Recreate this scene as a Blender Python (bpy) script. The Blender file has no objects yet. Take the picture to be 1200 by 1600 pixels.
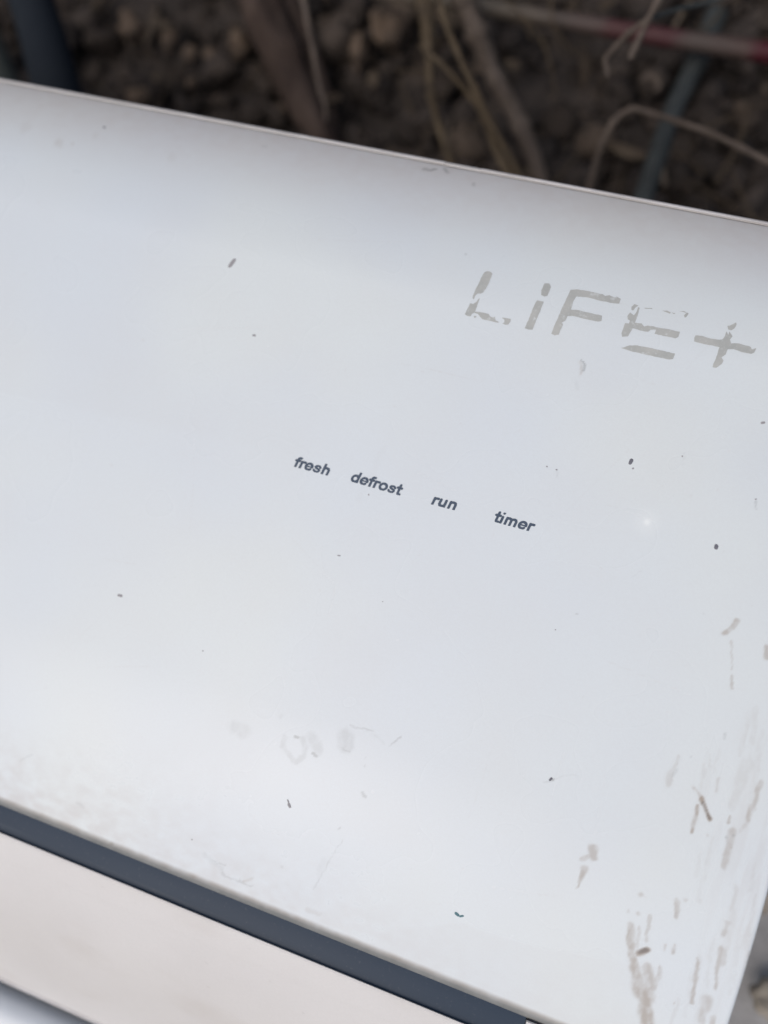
import bpy, bmesh, math, random
import numpy as np
from mathutils import Vector, Matrix, noise as mnoise
from mathutils.geometry import tessellate_polygon

C = bpy.context.scene
COL = C.collection

# ------------------------------------------------------------------ camera
H = 0.235            # height of the flat face of the unit above the ground
D = 0.265            # camera above that face
F = 1300.0           # focal length in photo pixels (photo is 1200 wide)
U = np.array([0.9405927, 0.26701216, -0.20973765])     # photo frame -> world axes
V = np.array([-0.28390261, 0.95730805, -0.05441153])
N = np.cross(U, V)
cam_d = bpy.data.cameras.new('camera'); cam = bpy.data.objects.new('camera', cam_d); COL.objects.link(cam)
cam_d.sensor_fit = 'HORIZONTAL'; cam_d.sensor_width = 36; cam_d.lens = 39
cam_d.clip_start = 0.01; cam_d.clip_end = 100
right = Vector((U[0], -V[0], -N[0])); up = Vector((-U[1], V[1], N[1])); fw = Vector((U[2], -V[2], -N[2]))
m = Matrix((right, up, -fw)).transposed().to_4x4(); m.translation = Vector((0, 0, H + D))
cam.matrix_world = m
cam_d.dof.use_dof = True; cam_d.dof.focus_distance = 0.262; cam_d.dof.aperture_fstop = 5.2
cam_d.dof.aperture_blades = 0
C.camera = cam

# ------------------------------------------------------------------ world and sun
SUN_EL, SUN_AZ = 63.0, 212.0      # azimuth: compass degrees clockwise from +Y
W = bpy.data.worlds.new("World"); C.world = W; W.use_nodes = True
nt = W.node_tree; nt.nodes.clear()
sky = nt.nodes.new('ShaderNodeTexSky'); sky.sky_type = 'NISHITA'; sky.sun_disc = False
sky.sun_elevation = math.radians(SUN_EL); sky.sun_rotation = math.radians(SUN_AZ)
sky.air_density = 1.0; sky.dust_density = 4.0; sky.ozone_density = 1.0
bg = nt.nodes.new('ShaderNodeBackground'); bg.inputs[1].default_value = 0.085
wo = nt.nodes.new('ShaderNodeOutputWorld')
nt.links.new(sky.outputs[0], bg.inputs[0]); nt.links.new(bg.outputs[0], wo.inputs[0])
sd = bpy.data.lights.new('sun', 'SUN'); sd.energy = 1.1; sd.angle = math.radians(80); sd.color = (1, .975, .93)
sun = bpy.data.objects.new('sun', sd); COL.objects.link(sun)
a, e = math.radians(SUN_AZ), math.radians(SUN_EL)
sdir = Vector((math.sin(a) * math.cos(e), math.cos(a) * math.cos(e), math.sin(e)))
sun.rotation_euler = sdir.to_track_quat('Z', 'Y').to_euler()
C.view_settings.view_transform = 'Standard'; C.view_settings.look = 'None'
C.cycles.use_denoising = True
C.view_settings.gamma = 1; C.view_settings.use_curve_mapping = False
C.view_settings.exposure = 0.45

# ------------------------------------------------------------------ coordinates
def flat(px, py):
    """photo pixel -> millimetre-true coordinates (x, v) on the unit's flat face"""
    r = np.array([px - 600, py - 800, F]); p = r * D / (r @ N)
    return float(p @ U), float(p @ V)

def ground_pt(px, py, z):
    """point of the place at height z"""
    x, v = flat(px, py); k = (H + D - z) / D
    return Vector((x * k, -v * k, z))

def panel_depth(va):
    """depth of the front panel below its flat middle, by apparent v"""
    d = np.zeros_like(va)
    t = np.clip((-0.088 - va) / 0.050, 0, .97)
    d = d + 0.023 * (1 - np.sqrt(1 - t * t))
    s = np.clip(va - 0.055, 0, 1)
    return d + s * s / (2 * 0.26) + va * va * 0.02

def real(va, d):            # apparent v + depth -> world (y, z)
    return -va * (1 + d / D), H - d

def on_panel(x, va, lift=0.00006):
    d = float(panel_depth(np.array(va))) - lift
    k = 1 + d / D
    return Vector((x * k, -va * k, H - d))

def vnoise(x, y, seed=0):
    xi = np.floor(x).astype(np.int64); yi = np.floor(y).astype(np.int64)
    fx = x - xi; fy = y - yi; fx = fx * fx * (3 - 2 * fx); fy = fy * fy * (3 - 2 * fy)
    def h(i, j):
        n = (i * 374761393 + j * 668265263 + seed * 974634777) & 0xffffffff
        n = ((n ^ (n >> 13)) * 1274126177) & 0xffffffff
        return ((n ^ (n >> 16)) & 0xffff) / 65535.0
    return (h(xi, yi) * (1 - fx) + h(xi + 1, yi) * fx) * (1 - fy) + (h(xi, yi + 1) * (1 - fx) + h(xi + 1, yi + 1) * fx) * fy

def fbm(x, y, seed=0, o=4):
    s = 0; a = .5; t = 0
    for k in range(o):
        s = s + a * vnoise(x * 2 ** k, y * 2 ** k, seed + k); t += a; a *= .5
    return s / t

# ------------------------------------------------------------------ helpers
def link(name, me, mats, parent=None):
    o = bpy.data.objects.new(name, me); COL.objects.link(o)
    for mt in (mats if isinstance(mats, (list, tuple)) else [mats]): me.materials.append(mt)
    if parent: o.parent = parent
    return o

def tag(o, label=None, cat=None, group=None, kind=None):
    if label: o['label'] = label
    if cat: o['category'] = cat
    if group: o['group'] = group
    if kind: o['kind'] = kind
    return o

def empty(name, loc):
    o = bpy.data.objects.new(name, None); o.empty_display_size = .02; o.location = loc; COL.objects.link(o); return o

def extrude_profile(pts, x0, x1, smooth=35):
    """closed (y,z) profile pulled along x, capped"""
    bm = bmesh.new()
    A = [bm.verts.new((x0, y, z)) for y, z in pts]; B = [bm.verts.new((x1, y, z)) for y, z in pts]
    n = len(pts)
    for i in range(n):
        j = (i + 1) % n
        bm.faces.new((A[i], A[j], B[j], B[i]))
    tris = tessellate_polygon([[Vector((y, z, 0)) for y, z in pts]])
    for t in tris:
        bm.faces.new([A[i] for i in t]); bm.faces.new([B[i] for i in reversed(t)])
    bmesh.ops.recalc_face_normals(bm, faces=bm.faces)
    me = bpy.data.meshes.new('m'); bm.to_mesh(me); bm.free()
    for p in me.polygons: p.use_smooth = True
    me.set_sharp_from_angle(angle=math.radians(smooth))
    return me

def tube(points, radii, seg=10, seed=0, rough=.0, sub=5, knots=False):
    """organic tube through points"""
    rnd = random.Random(seed)
    P, R = [], []
    n = len(points)
    for i in range(n - 1):
        p0 = points[max(i - 1, 0)]; p1 = points[i]; p2 = points[i + 1]; p3 = points[min(i + 2, n - 1)]
        for s in range(sub):
            t = s / sub
            P.append(.5 * ((2 * p1) + (p2 - p0) * t + (2 * p0 - 5 * p1 + 4 * p2 - p3) * t * t + (3 * p1 - p0 - 3 * p2 + p3) * t ** 3))
            R.append((radii[i] * (1 - t) + radii[i + 1] * t) * (1.32 if knots and s == 0 and i else 1.0))
    P.append(points[-1].copy()); R.append(radii[-1])
    bm = bmesh.new(); rings = []
    ref = Vector((.3, .2, 1)).normalized()
    for i, p in enumerate(P):
        tn = (P[min(i + 1, len(P) - 1)] - P[max(i - 1, 0)]).normalized()
        x = tn.cross(ref).normalized(); y = tn.cross(x)
        ring = []
        for k in range(seg):
            a = 2 * math.pi * k / seg
            r = R[i] * (1 + rough * (mnoise.noise(Vector((k * .9, i * .35, seed * 7.1))) * 1.6))
            ring.append(bm.verts.new(p + x * math.cos(a) * r + y * math.sin(a) * r))
        rings.append(ring)
    for i in range(len(rings) - 1):
        for k in range(seg):
            bm.faces.new((rings[i][k], rings[i][(k + 1) % seg], rings[i + 1][(k + 1) % seg], rings[i + 1][k]))
    bm.faces.new(rings[0][::-1]); bm.faces.new(rings[-1])
    bmesh.ops.recalc_face_normals(bm, faces=bm.faces)
    me = bpy.data.meshes.new('m'); bm.to_mesh(me); bm.free()
    for p in me.polygons: p.use_smooth = True
    return me

# ------------------------------------------------------------------ materials
def mat(name, base, rough=.5, spec=.5, var=None, scale=30, bump=0, bscale=200, rvar=0, coat=0, detail=6, var2=None, stretch=None):
    M = bpy.data.materials.new(name); M.use_nodes = True
    t = M.node_tree; b = t.nodes['Principled BSDF']
    b.inputs['Base Color'].default_value = (*base, 1); b.inputs['Roughness'].default_value = rough
    b.inputs['Specular IOR Level'].default_value = spec; b.inputs['Coat Weight'].default_value = coat
    tc = t.nodes.new('ShaderNodeTexCoord'); src = tc.outputs['Object']
    if stretch:
        mp = t.nodes.new('ShaderNodeMapping'); mp.inputs['Scale'].default_value = stretch
        t.links.new(src, mp.inputs[0]); src = mp.outputs[0]
    if var:
        n = t.nodes.new('ShaderNodeTexNoise'); n.inputs['Scale'].default_value = scale; n.inputs['Detail'].default_value = detail
        n.inputs['Roughness'].default_value = .62
        r = t.nodes.new('ShaderNodeValToRGB'); r.color_ramp.elements[0].position = .32; r.color_ramp.elements[1].position = .68
        r.color_ramp.elements[0].color = (*base, 1); r.color_ramp.elements[1].color = (*var, 1)
        if var2:
            q = r.color_ramp.elements.new(.5); q.color = (*var2, 1)
        t.links.new(src, n.inputs['Vector']); t.links.new(n.outputs['Fac'], r.inputs[0]); t.links.new(r.outputs[0], b.inputs['Base Color'])
    if bump:
        n2 = t.nodes.new('ShaderNodeTexNoise'); n2.inputs['Scale'].default_value = bscale; n2.inputs['Detail'].default_value = 5
        bp = t.nodes.new('ShaderNodeBump'); bp.inputs['Strength'].default_value = bump; bp.inputs['Distance'].default_value = .002
        t.links.new(src, n2.inputs['Vector']); t.links.new(n2.outputs['Fac'], bp.inputs['Height']); t.links.new(bp.outputs[0], b.inputs['Normal'])
        if rvar:
            mr = t.nodes.new('ShaderNodeMapRange'); mr.inputs['To Min'].default_value = rough - rvar; mr.inputs['To Max'].default_value = rough + rvar
            t.links.new(n2.outputs['Fac'], mr.inputs[0]); t.links.new(mr.outputs[0], b.inputs['Roughness'])
    return M

def panel_material():
    M = bpy.data.materials.new('aged white gloss plastic'); M.use_nodes = True
    t = M.node_tree; b = t.nodes['Principled BSDF']; L = t.links.new
    tc = t.nodes.new('ShaderNodeTexCoord')
    def noise(scale, detail=4, rough=.55):
        n = t.nodes.new('ShaderNodeTexNoise'); n.inputs['Scale'].default_value = scale; n.inputs['Detail'].default_value = detail
        n.inputs['Roughness'].default_value = rough; L(tc.outputs['Object'], n.inputs['Vector']); return n.outputs['Fac']
    def mix(fac, a_, b_):
        n = t.nodes.new('ShaderNodeMix'); n.data_type = 'RGBA'
        if isinstance(fac, (int, float)): n.inputs[0].default_value = fac
        else: L(fac, n.inputs[0])
        for s, v_ in ((6, a_), (7, b_)):
            if isinstance(v_, tuple): n.inputs[s].default_value = (*v_, 1)
            else: L(v_, n.inputs[s])
        return n.outputs[2]
    def ramp(x, lo, hi, tmin=0, tmax=1):
        n = t.nodes.new('ShaderNodeMapRange'); n.interpolation_type = 'SMOOTHSTEP'
        for i, v_ in zip((1, 2, 3, 4), (lo, hi, tmin, tmax)): n.inputs[i].default_value = v_
        L(x, n.inputs[0]); return n.outputs[0]
    def attr(nm):
        n = t.nodes.new('ShaderNodeAttribute'); n.attribute_name = nm; return n.outputs['Fac']
    c = mix(ramp(noise(9, 2), .35, .65), (.622, .664, .684), (.652, .690, .680))
    c = mix(ramp(noise(40, 2, .4), .2, 1.0, 0, .16), c, (.60, .585, .55))     # faint stain mottling
    c = mix(ramp(noise(1500, 2, .8), .25, .75, 0, .14), c, (.54, .535, .53))      # fine dust
    c = mix(attr('film_and_shade'), c, (.49, .445, .415))  # dust films, with painted top-edge shade and reflections
    c = mix(attr('mud'), c, (.31, .245, .185))
    c = mix(attr('grime'), c, (.185, .188, .18))  # grime, with painted shade on the lower lip
    c = mix(attr('dark'), c, (.055, .045, .050))
    c = mix(attr('glint'), c, (.93, .94, .90))  # sun glint put into the colour
    L(c, b.inputs['Base Color'])
    ad = t.nodes.new('ShaderNodeMath'); ad.operation = 'ADD'; L(attr('mud'), ad.inputs[0]); L(attr('film_and_shade'), ad.inputs[1])
    ad2 = t.nodes.new('ShaderNodeMath'); ad2.operation = 'MULTIPLY_ADD'; ad2.inputs[1].default_value = .35
    L(ad.outputs[0], ad2.inputs[0]); L(ramp(noise(24, 2), .2, .8, .25, .31), ad2.inputs[2]); L(ad2.outputs[0], b.inputs['Roughness'])
    b.inputs['Specular IOR Level'].default_value = .5
    bp = t.nodes.new('ShaderNodeBump'); bp.inputs['Strength'].default_value = .06; bp.inputs['Distance'].default_value = .0004
    L(noise(700, 3), bp.inputs['Height']); L(bp.outputs[0], b.inputs['Normal'])
    return M

M_panel = panel_material()
M_body = mat('aged cream plastic', (.600, .575, .548), .38, .40, var=(.632, .608, .580), scale=22, bump=.05, bscale=600, rvar=.05)
M_rim = mat('pale plastic rim', (.56, .54, .53), .45, .4, var=(.42, .40, .385), scale=40)
M_strip = mat('navy gloss plastic strip', (.010, .026, .050), .42, .26, var=(.015, .033, .060), scale=35, bump=.03, bscale=90, rvar=.04, stretch=(.12, 1, 1))
M_louver = mat('white louver plastic', (.68, .71, .73), .28, .5, var=(.64, .67, .69), scale=20)
M_grey_ink = mat('worn grey printing ink', (.370, .378, .355), .45, .4, var=(.435, .435, .405), scale=160, detail=3)
M_text_ink = mat('dark blue grey printing ink', (.036, .060, .096), .4, .4, var=(.048, .072, .110), scale=500)
M_soil = mat('dark loose soil', (.026, .022, .020), .95, .15, var=(.075, .060, .050), var2=(.042, .035, .031), scale=26, bump=1.0, bscale=160)
M_gravel = mat('soil crumbs', (.028, .024, .022), .95, .15, var=(.085, .068, .056), var2=(.050, .041, .036), scale=16, bump=.8, bscale=200)
M_gravel_grey = mat('grey rubble', (.11, .105, .10), .95, .2, var=(.30, .28, .255), var2=(.19, .18, .17), scale=18, bump=.8, bscale=220)
M_stone = mat('tan stone', (.150, .108, .076), .9, .2, var=(.075, .058, .046), scale=60, bump=.8, bscale=150)
M_bark = mat('reddish brown bark', (.028, .019, .016), .9, .15, var=(.075, .055, .045), scale=60, bump=1, bscale=120, stretch=(1, .18, 1))
M_twig = mat('weathered grey twig', (.080, .063, .052), .85, .2, var=(.130, .105, .086), scale=120, bump=.6, bscale=300)
M_reed = mat('dry golden stalk', (.090, .066, .040), .8, .2, var=(.050, .038, .026), scale=90, bump=.5, bscale=200)
M_greystick = mat('grey green stick', (.050, .056, .056), .9, .15, var=(.034, .038, .038), scale=70, bump=.5, bscale=150)
M_navy = mat('dark navy painted metal', (.016, .020, .027), .9, .1, var=(.022, .027, .033), scale=30)
M_green = mat('grey green painted metal', (.070, .080, .074), .9, .15, var=(.055, .062, .058), scale=30)

def wear(M, scale, lo, hi, col, strength, island=None, stretch=None, detail=4):
    t = M.node_tree; b = t.nodes['Principled BSDF']; L = t.links.new; sock = b.inputs['Base Color']
    mx = t.nodes.new('ShaderNodeMix'); mx.data_type = 'RGBA'; mx.inputs[7].default_value = (*col, 1)
    if sock.links: L(sock.links[0].from_socket, mx.inputs[6])
    else: mx.inputs[6].default_value = sock.default_value
    mr = t.nodes.new('ShaderNodeMapRange'); mr.inputs[1].default_value = lo; mr.inputs[2].default_value = hi; mr.inputs[4].default_value = strength
    if island:
        g = t.nodes.new('ShaderNodeNewGeometry'); L(g.outputs['Random Per Island'], mr.inputs[0])
    else:
        tc = t.nodes.new('ShaderNodeTexCoord'); n = t.nodes.new('ShaderNodeTexNoise'); n.inputs['Scale'].default_value = scale; n.inputs['Detail'].default_value = detail
        src = tc.outputs['Object']
        if stretch:
            mp = t.nodes.new('ShaderNodeMapping'); mp.inputs['Scale'].default_value = stretch; L(src, mp.inputs[0]); src = mp.outputs[0]
        L(src, n.inputs['Vector']); L(n.outputs['Fac'], mr.inputs[0])
    L(mr.outputs[0], mx.inputs[0]); L(mx.outputs[2], sock)
wear(M_gravel, 0, .35, 1.0, (.016, .013, .012), .8, island=True)
wear(M_gravel, 0, .90, .94, (.12, .092, .070), .7, island=True)
wear(M_gravel_grey, 0, .3, 1.0, (.09, .085, .08), .7, island=True)
wear(M_grey_ink, 1300, .56, .72, (.62, .65, .64), .25)
wear(M_grey_ink, 330, .60, .68, (.60, .63, .62), .55)
wear(M_body, 45, .52, .75, (.46, .41, .355), .30, stretch=(.5, 1, 1), detail=6)
wear(M_body, 420, .70, .76, (.40, .37, .34), .25, stretch=(.5, 1, 1))
wear(M_body, 1500, .3, .8, (.50, .48, .45), .20)
wear(M_strip, 260, .60, .75, (.16, .17, .17), .18, stretch=(.03, 1, 1))
wear(M_strip, 900, .62, .75, (.16, .16, .16), .15)
wear(M_twig, 60, .5, .65, (.05, .038, .030), .6)
wear(M_reed, 70, .5, .68, (.13, .10, .065), .6)

def rod_material():
    M = mat('faded red and white rod', (.2, .16, .15), .6, .3)
    t = M.node_tree; b = t.nodes['Principled BSDF']; L = t.links.new
    tc = t.nodes.new('ShaderNodeTexCoord'); sp = t.nodes.new('ShaderNodeSeparateXYZ'); L(tc.outputs['Object'], sp.inputs[0])
    n = t.nodes.new('ShaderNodeTexNoise'); n.inputs['Scale'].default_value = 22; n.inputs['Detail'].default_value = 4
    L(tc.outputs['Object'], n.inputs['Vector'])
    ad = t.nodes.new('ShaderNodeMath'); ad.operation = 'MULTIPLY_ADD'; ad.inputs[1].default_value = .07
    L(n.outputs['Fac'], ad.inputs[0]); L(sp.outputs[0], ad.inputs[2])
    r = t.nodes.new('ShaderNodeValToRGB'); L(ad.outputs[0], r.inputs[0]); cr = r.color_ramp
    cr.interpolation = 'EASE'
    bx_ = ground_pt(560, -22, .055).x
    f_ = lambda px: ground_pt(px, 8 + (px - 740) * .16, .055).x - bx_ + .035
    stops = [(0, (.13, .11, .085)), (f_(740), (.11, .092, .070)), (f_(880), (.060, .047, .040)), (f_(935), (.070, .050, .044)), (f_(965), (.060, .024, .024)), (f_(1050), (.058, .020, .022)),
             (f_(1080), (.065, .050, .043)), (f_(1150), (.065, .042, .036)), (f_(1172), (.052, .006, .011)), (f_(1230), (.052, .006, .011))]
    cr.elements[0].position = 0; cr.elements[0].color = (*stops[0][1], 1)
    cr.elements[1].position = stops[-1][0]; cr.elements[1].color = (*stops[-1][1], 1)
    for p, c in stops[1:-1]:
        q = cr.elements.new(p); q.color = (*c, 1)
    L(r.outputs[0], b.inputs['Base Color'])
    return M
M_rod = rod_material()

# ------------------------------------------------------------------ ground
def build_ground():
    n = 200; half = 3.0
    ax = np.sign(np.linspace(-1, 1, n)) * np.abs(np.linspace(-1, 1, n)) ** 2.2 * half
    X, Y = np.meshgrid(ax, ax, indexing='ij')
    Z = (fbm(X * 14 + 50, Y * 14 + 50, 3, 5) - .5) * .050 + (fbm(X * 60 + 90, Y * 60 + 20, 8, 3) - .5) * .014
    sky_block = np.clip((Y - .50) / 1.0, 0, 1); Z = Z + sky_block * sky_block * (3 - 2 * sky_block) * .9  # unseen rise, added to block sky light from the soil
    under = (X > -.85) & (X < .16) & (Y > -.28) & (Y < .19)
    Z = np.where(under, np.minimum(Z, -.004) , Z)
    me = bpy.data.meshes.new('m')
    vs = np.stack([X, Y, Z], -1).reshape(-1, 3)
    i = np.arange(n - 1); I, J = np.meshgrid(i, i, indexing='ij'); a_ = (I * n + J).ravel()
    me.from_pydata(vs.tolist(), [], np.stack([a_, a_ + n, a_ + n + 1, a_ + 1], -1).tolist())
    for p in me.polygons: p.use_smooth = True
    return tag(link('ground', me, M_soil), kind='structure')
ground = build_ground()

def pebble(bm, c, r, rnd, sq=(1, 1, .7), mi=0, sub=1):
    g = bmesh.ops.create_icosphere(bm, subdivisions=sub, radius=1)
    rot = Matrix.Rotation(rnd.uniform(0, 6.3), 3, Vector((rnd.uniform(-1, 1), rnd.uniform(-1, 1), rnd.uniform(-1, 1))).normalized())
    off = Vector((rnd.uniform(0, 99), rnd.uniform(0, 99), 0))
    sq = (sq[0], sq[1] * rnd.uniform(.55, 1.1), sq[2] * rnd.uniform(.5, 1.2)) if sub == 1 else sq
    for v_ in g['verts']:
        p = v_.co.copy(); p *= 1 + .55 * mnoise.noise(p * 1.3 + off) + .22 * mnoise.noise(p * 3.1 + off)
        p = rot @ Vector((p.x * sq[0], p.y * sq[1], p.z * sq[2]))
        v_.co = c + p * r

def build_gravel(name, boxes, material, label_group, seed, rmin, rmax, count):
    rnd = random.Random(seed); temps = []
    for k in range(60):
        bm = bmesh.new(); pebble(bm, Vector((0, 0, 0)), 1.0, rnd); bm.verts.ensure_lookup_table()
        temps.append((np.array([v_.co[:] for v_ in bm.verts]), np.array([[v_.index for v_ in f_.verts] for f_ in bm.faces]))); bm.free()
    VV, FF, off = [], [], 0
    for (x0, x1, y0, y1, share) in boxes:
        for k in range(int(count * share)):
            r = rmin * (rmax / rmin) ** (rnd.random() ** 2.2); tv, tf = temps[rnd.randrange(60)]
            a_ = rnd.uniform(0, 6.283); ca, sa = math.cos(a_), math.sin(a_)
            q = tv * r; q = np.stack([q[:, 0] * ca - q[:, 1] * sa, q[:, 0] * sa + q[:, 1] * ca, q[:, 2]], -1)
            VV.append(q + np.array([rnd.uniform(x0, x1), rnd.uniform(y0, y1), r * rnd.uniform(0, .8) + (.008 if r < .004 else 0)])); FF.append(tf + off); off += len(tv)
    me = bpy.data.meshes.new('m'); me.from_pydata(np.concatenate(VV).tolist(), [], np.concatenate(FF).tolist())
    for p in me.polygons: p.use_smooth = rnd.random() < .6
    return tag(link(name, me, material), label_group[0], label_group[1], kind='stuff')

build_gravel('soil_clods', [(-.95, .35, .19, .60, 1)], M_gravel, ('dark crumbly soil and clods behind the top edge of the unit', 'soil'), 5, .0014, .018, 12000)
build_gravel('gravel', [(.10, .55, -.45, .19, 1)], M_gravel_grey, ('grey gravel and rubble beside the right end of the unit', 'gravel'), 9, .004, .022, 1300)

def build_litter():
    rnd = random.Random(31); VV, FF, off = [], [], 0
    for k in range(420):
        x, y = rnd.uniform(-.85, .30), rnd.uniform(.20, .58); a_ = rnd.gauss(1.9, .7); l_ = rnd.uniform(.012, .085); r = rnd.uniform(.0004, .0017)
        z = rnd.uniform(.012, .030); n = 5; ring = 5; leaf = rnd.random() < .3
        if leaf: l_ *= .35
        tilt = rnd.uniform(-.25, .25); curl = rnd.uniform(-.3, .3)
        for i in range(n + 1):
            t_ = i / n; cx = x + math.cos(a_ + curl * t_) * l_ * (t_ - .5); cy = y + math.sin(a_ + curl * t_) * l_ * (t_ - .5); cz = z + tilt * l_ * (t_ - .5)
            w = r * (1 - .6 * t_) if not leaf else .004 * math.sin(math.pi * (.08 + .86 * t_)); h = w if not leaf else .0005 + w * .15
            for j in range(ring):
                b_ = 6.283 * j / ring; VV.append((cx - math.sin(a_) * w * math.cos(b_), cy + math.cos(a_) * w * math.cos(b_), cz + h * math.sin(b_)))
        for i in range(n):
            for j in range(ring): FF.append((off + i * ring + j, off + i * ring + (j + 1) % ring, off + (i + 1) * ring + (j + 1) % ring, off + (i + 1) * ring + j))
        off += (n + 1) * ring
    me = bpy.data.meshes.new('m'); me.from_pydata(VV, [], FF)
    M = mat('dry plant litter', (.055, .042, .030), .9, .15, var=(.085, .066, .048), scale=80)
    wear(M, 0, .2, 1.0, (.020, .014, .011), .85, island=True); wear(M, 0, .88, .90, (.16, .13, .10), .8, island=True)
    return tag(link('plant_litter', me, M), 'bits of dry twig and leaf scattered over the dark soil', 'litter', kind='stuff')
build_litter()

# ------------------------------------------------------------------ the air conditioner
XL, XR = -0.74, 0.0826
ac = empty('air_conditioner', (-.33, 0, 0.0))
ac['label'] = 'white plastic air conditioner indoor unit lying on its back on the soil'
ac['category'] = 'air conditioner'
INV = Matrix.Translation(-Vector(ac.location))
def part(name, me, mats, parent=ac):
    me.transform(INV)
    return link(name, me, mats, parent)

def photo_px(x, y, z):
    """numpy: world -> photo pixel, used to lay marks where the photo has them"""
    q = x * U[0] - y * V[0] + (H + D - z) * N[0], x * U[1] - y * V[1] + (H + D - z) * N[1], x * U[2] - y * V[2] + (H + D - z) * N[2]
    return 600 + F * q[0] / q[2], 800 + F * q[1] / q[2]

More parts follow.
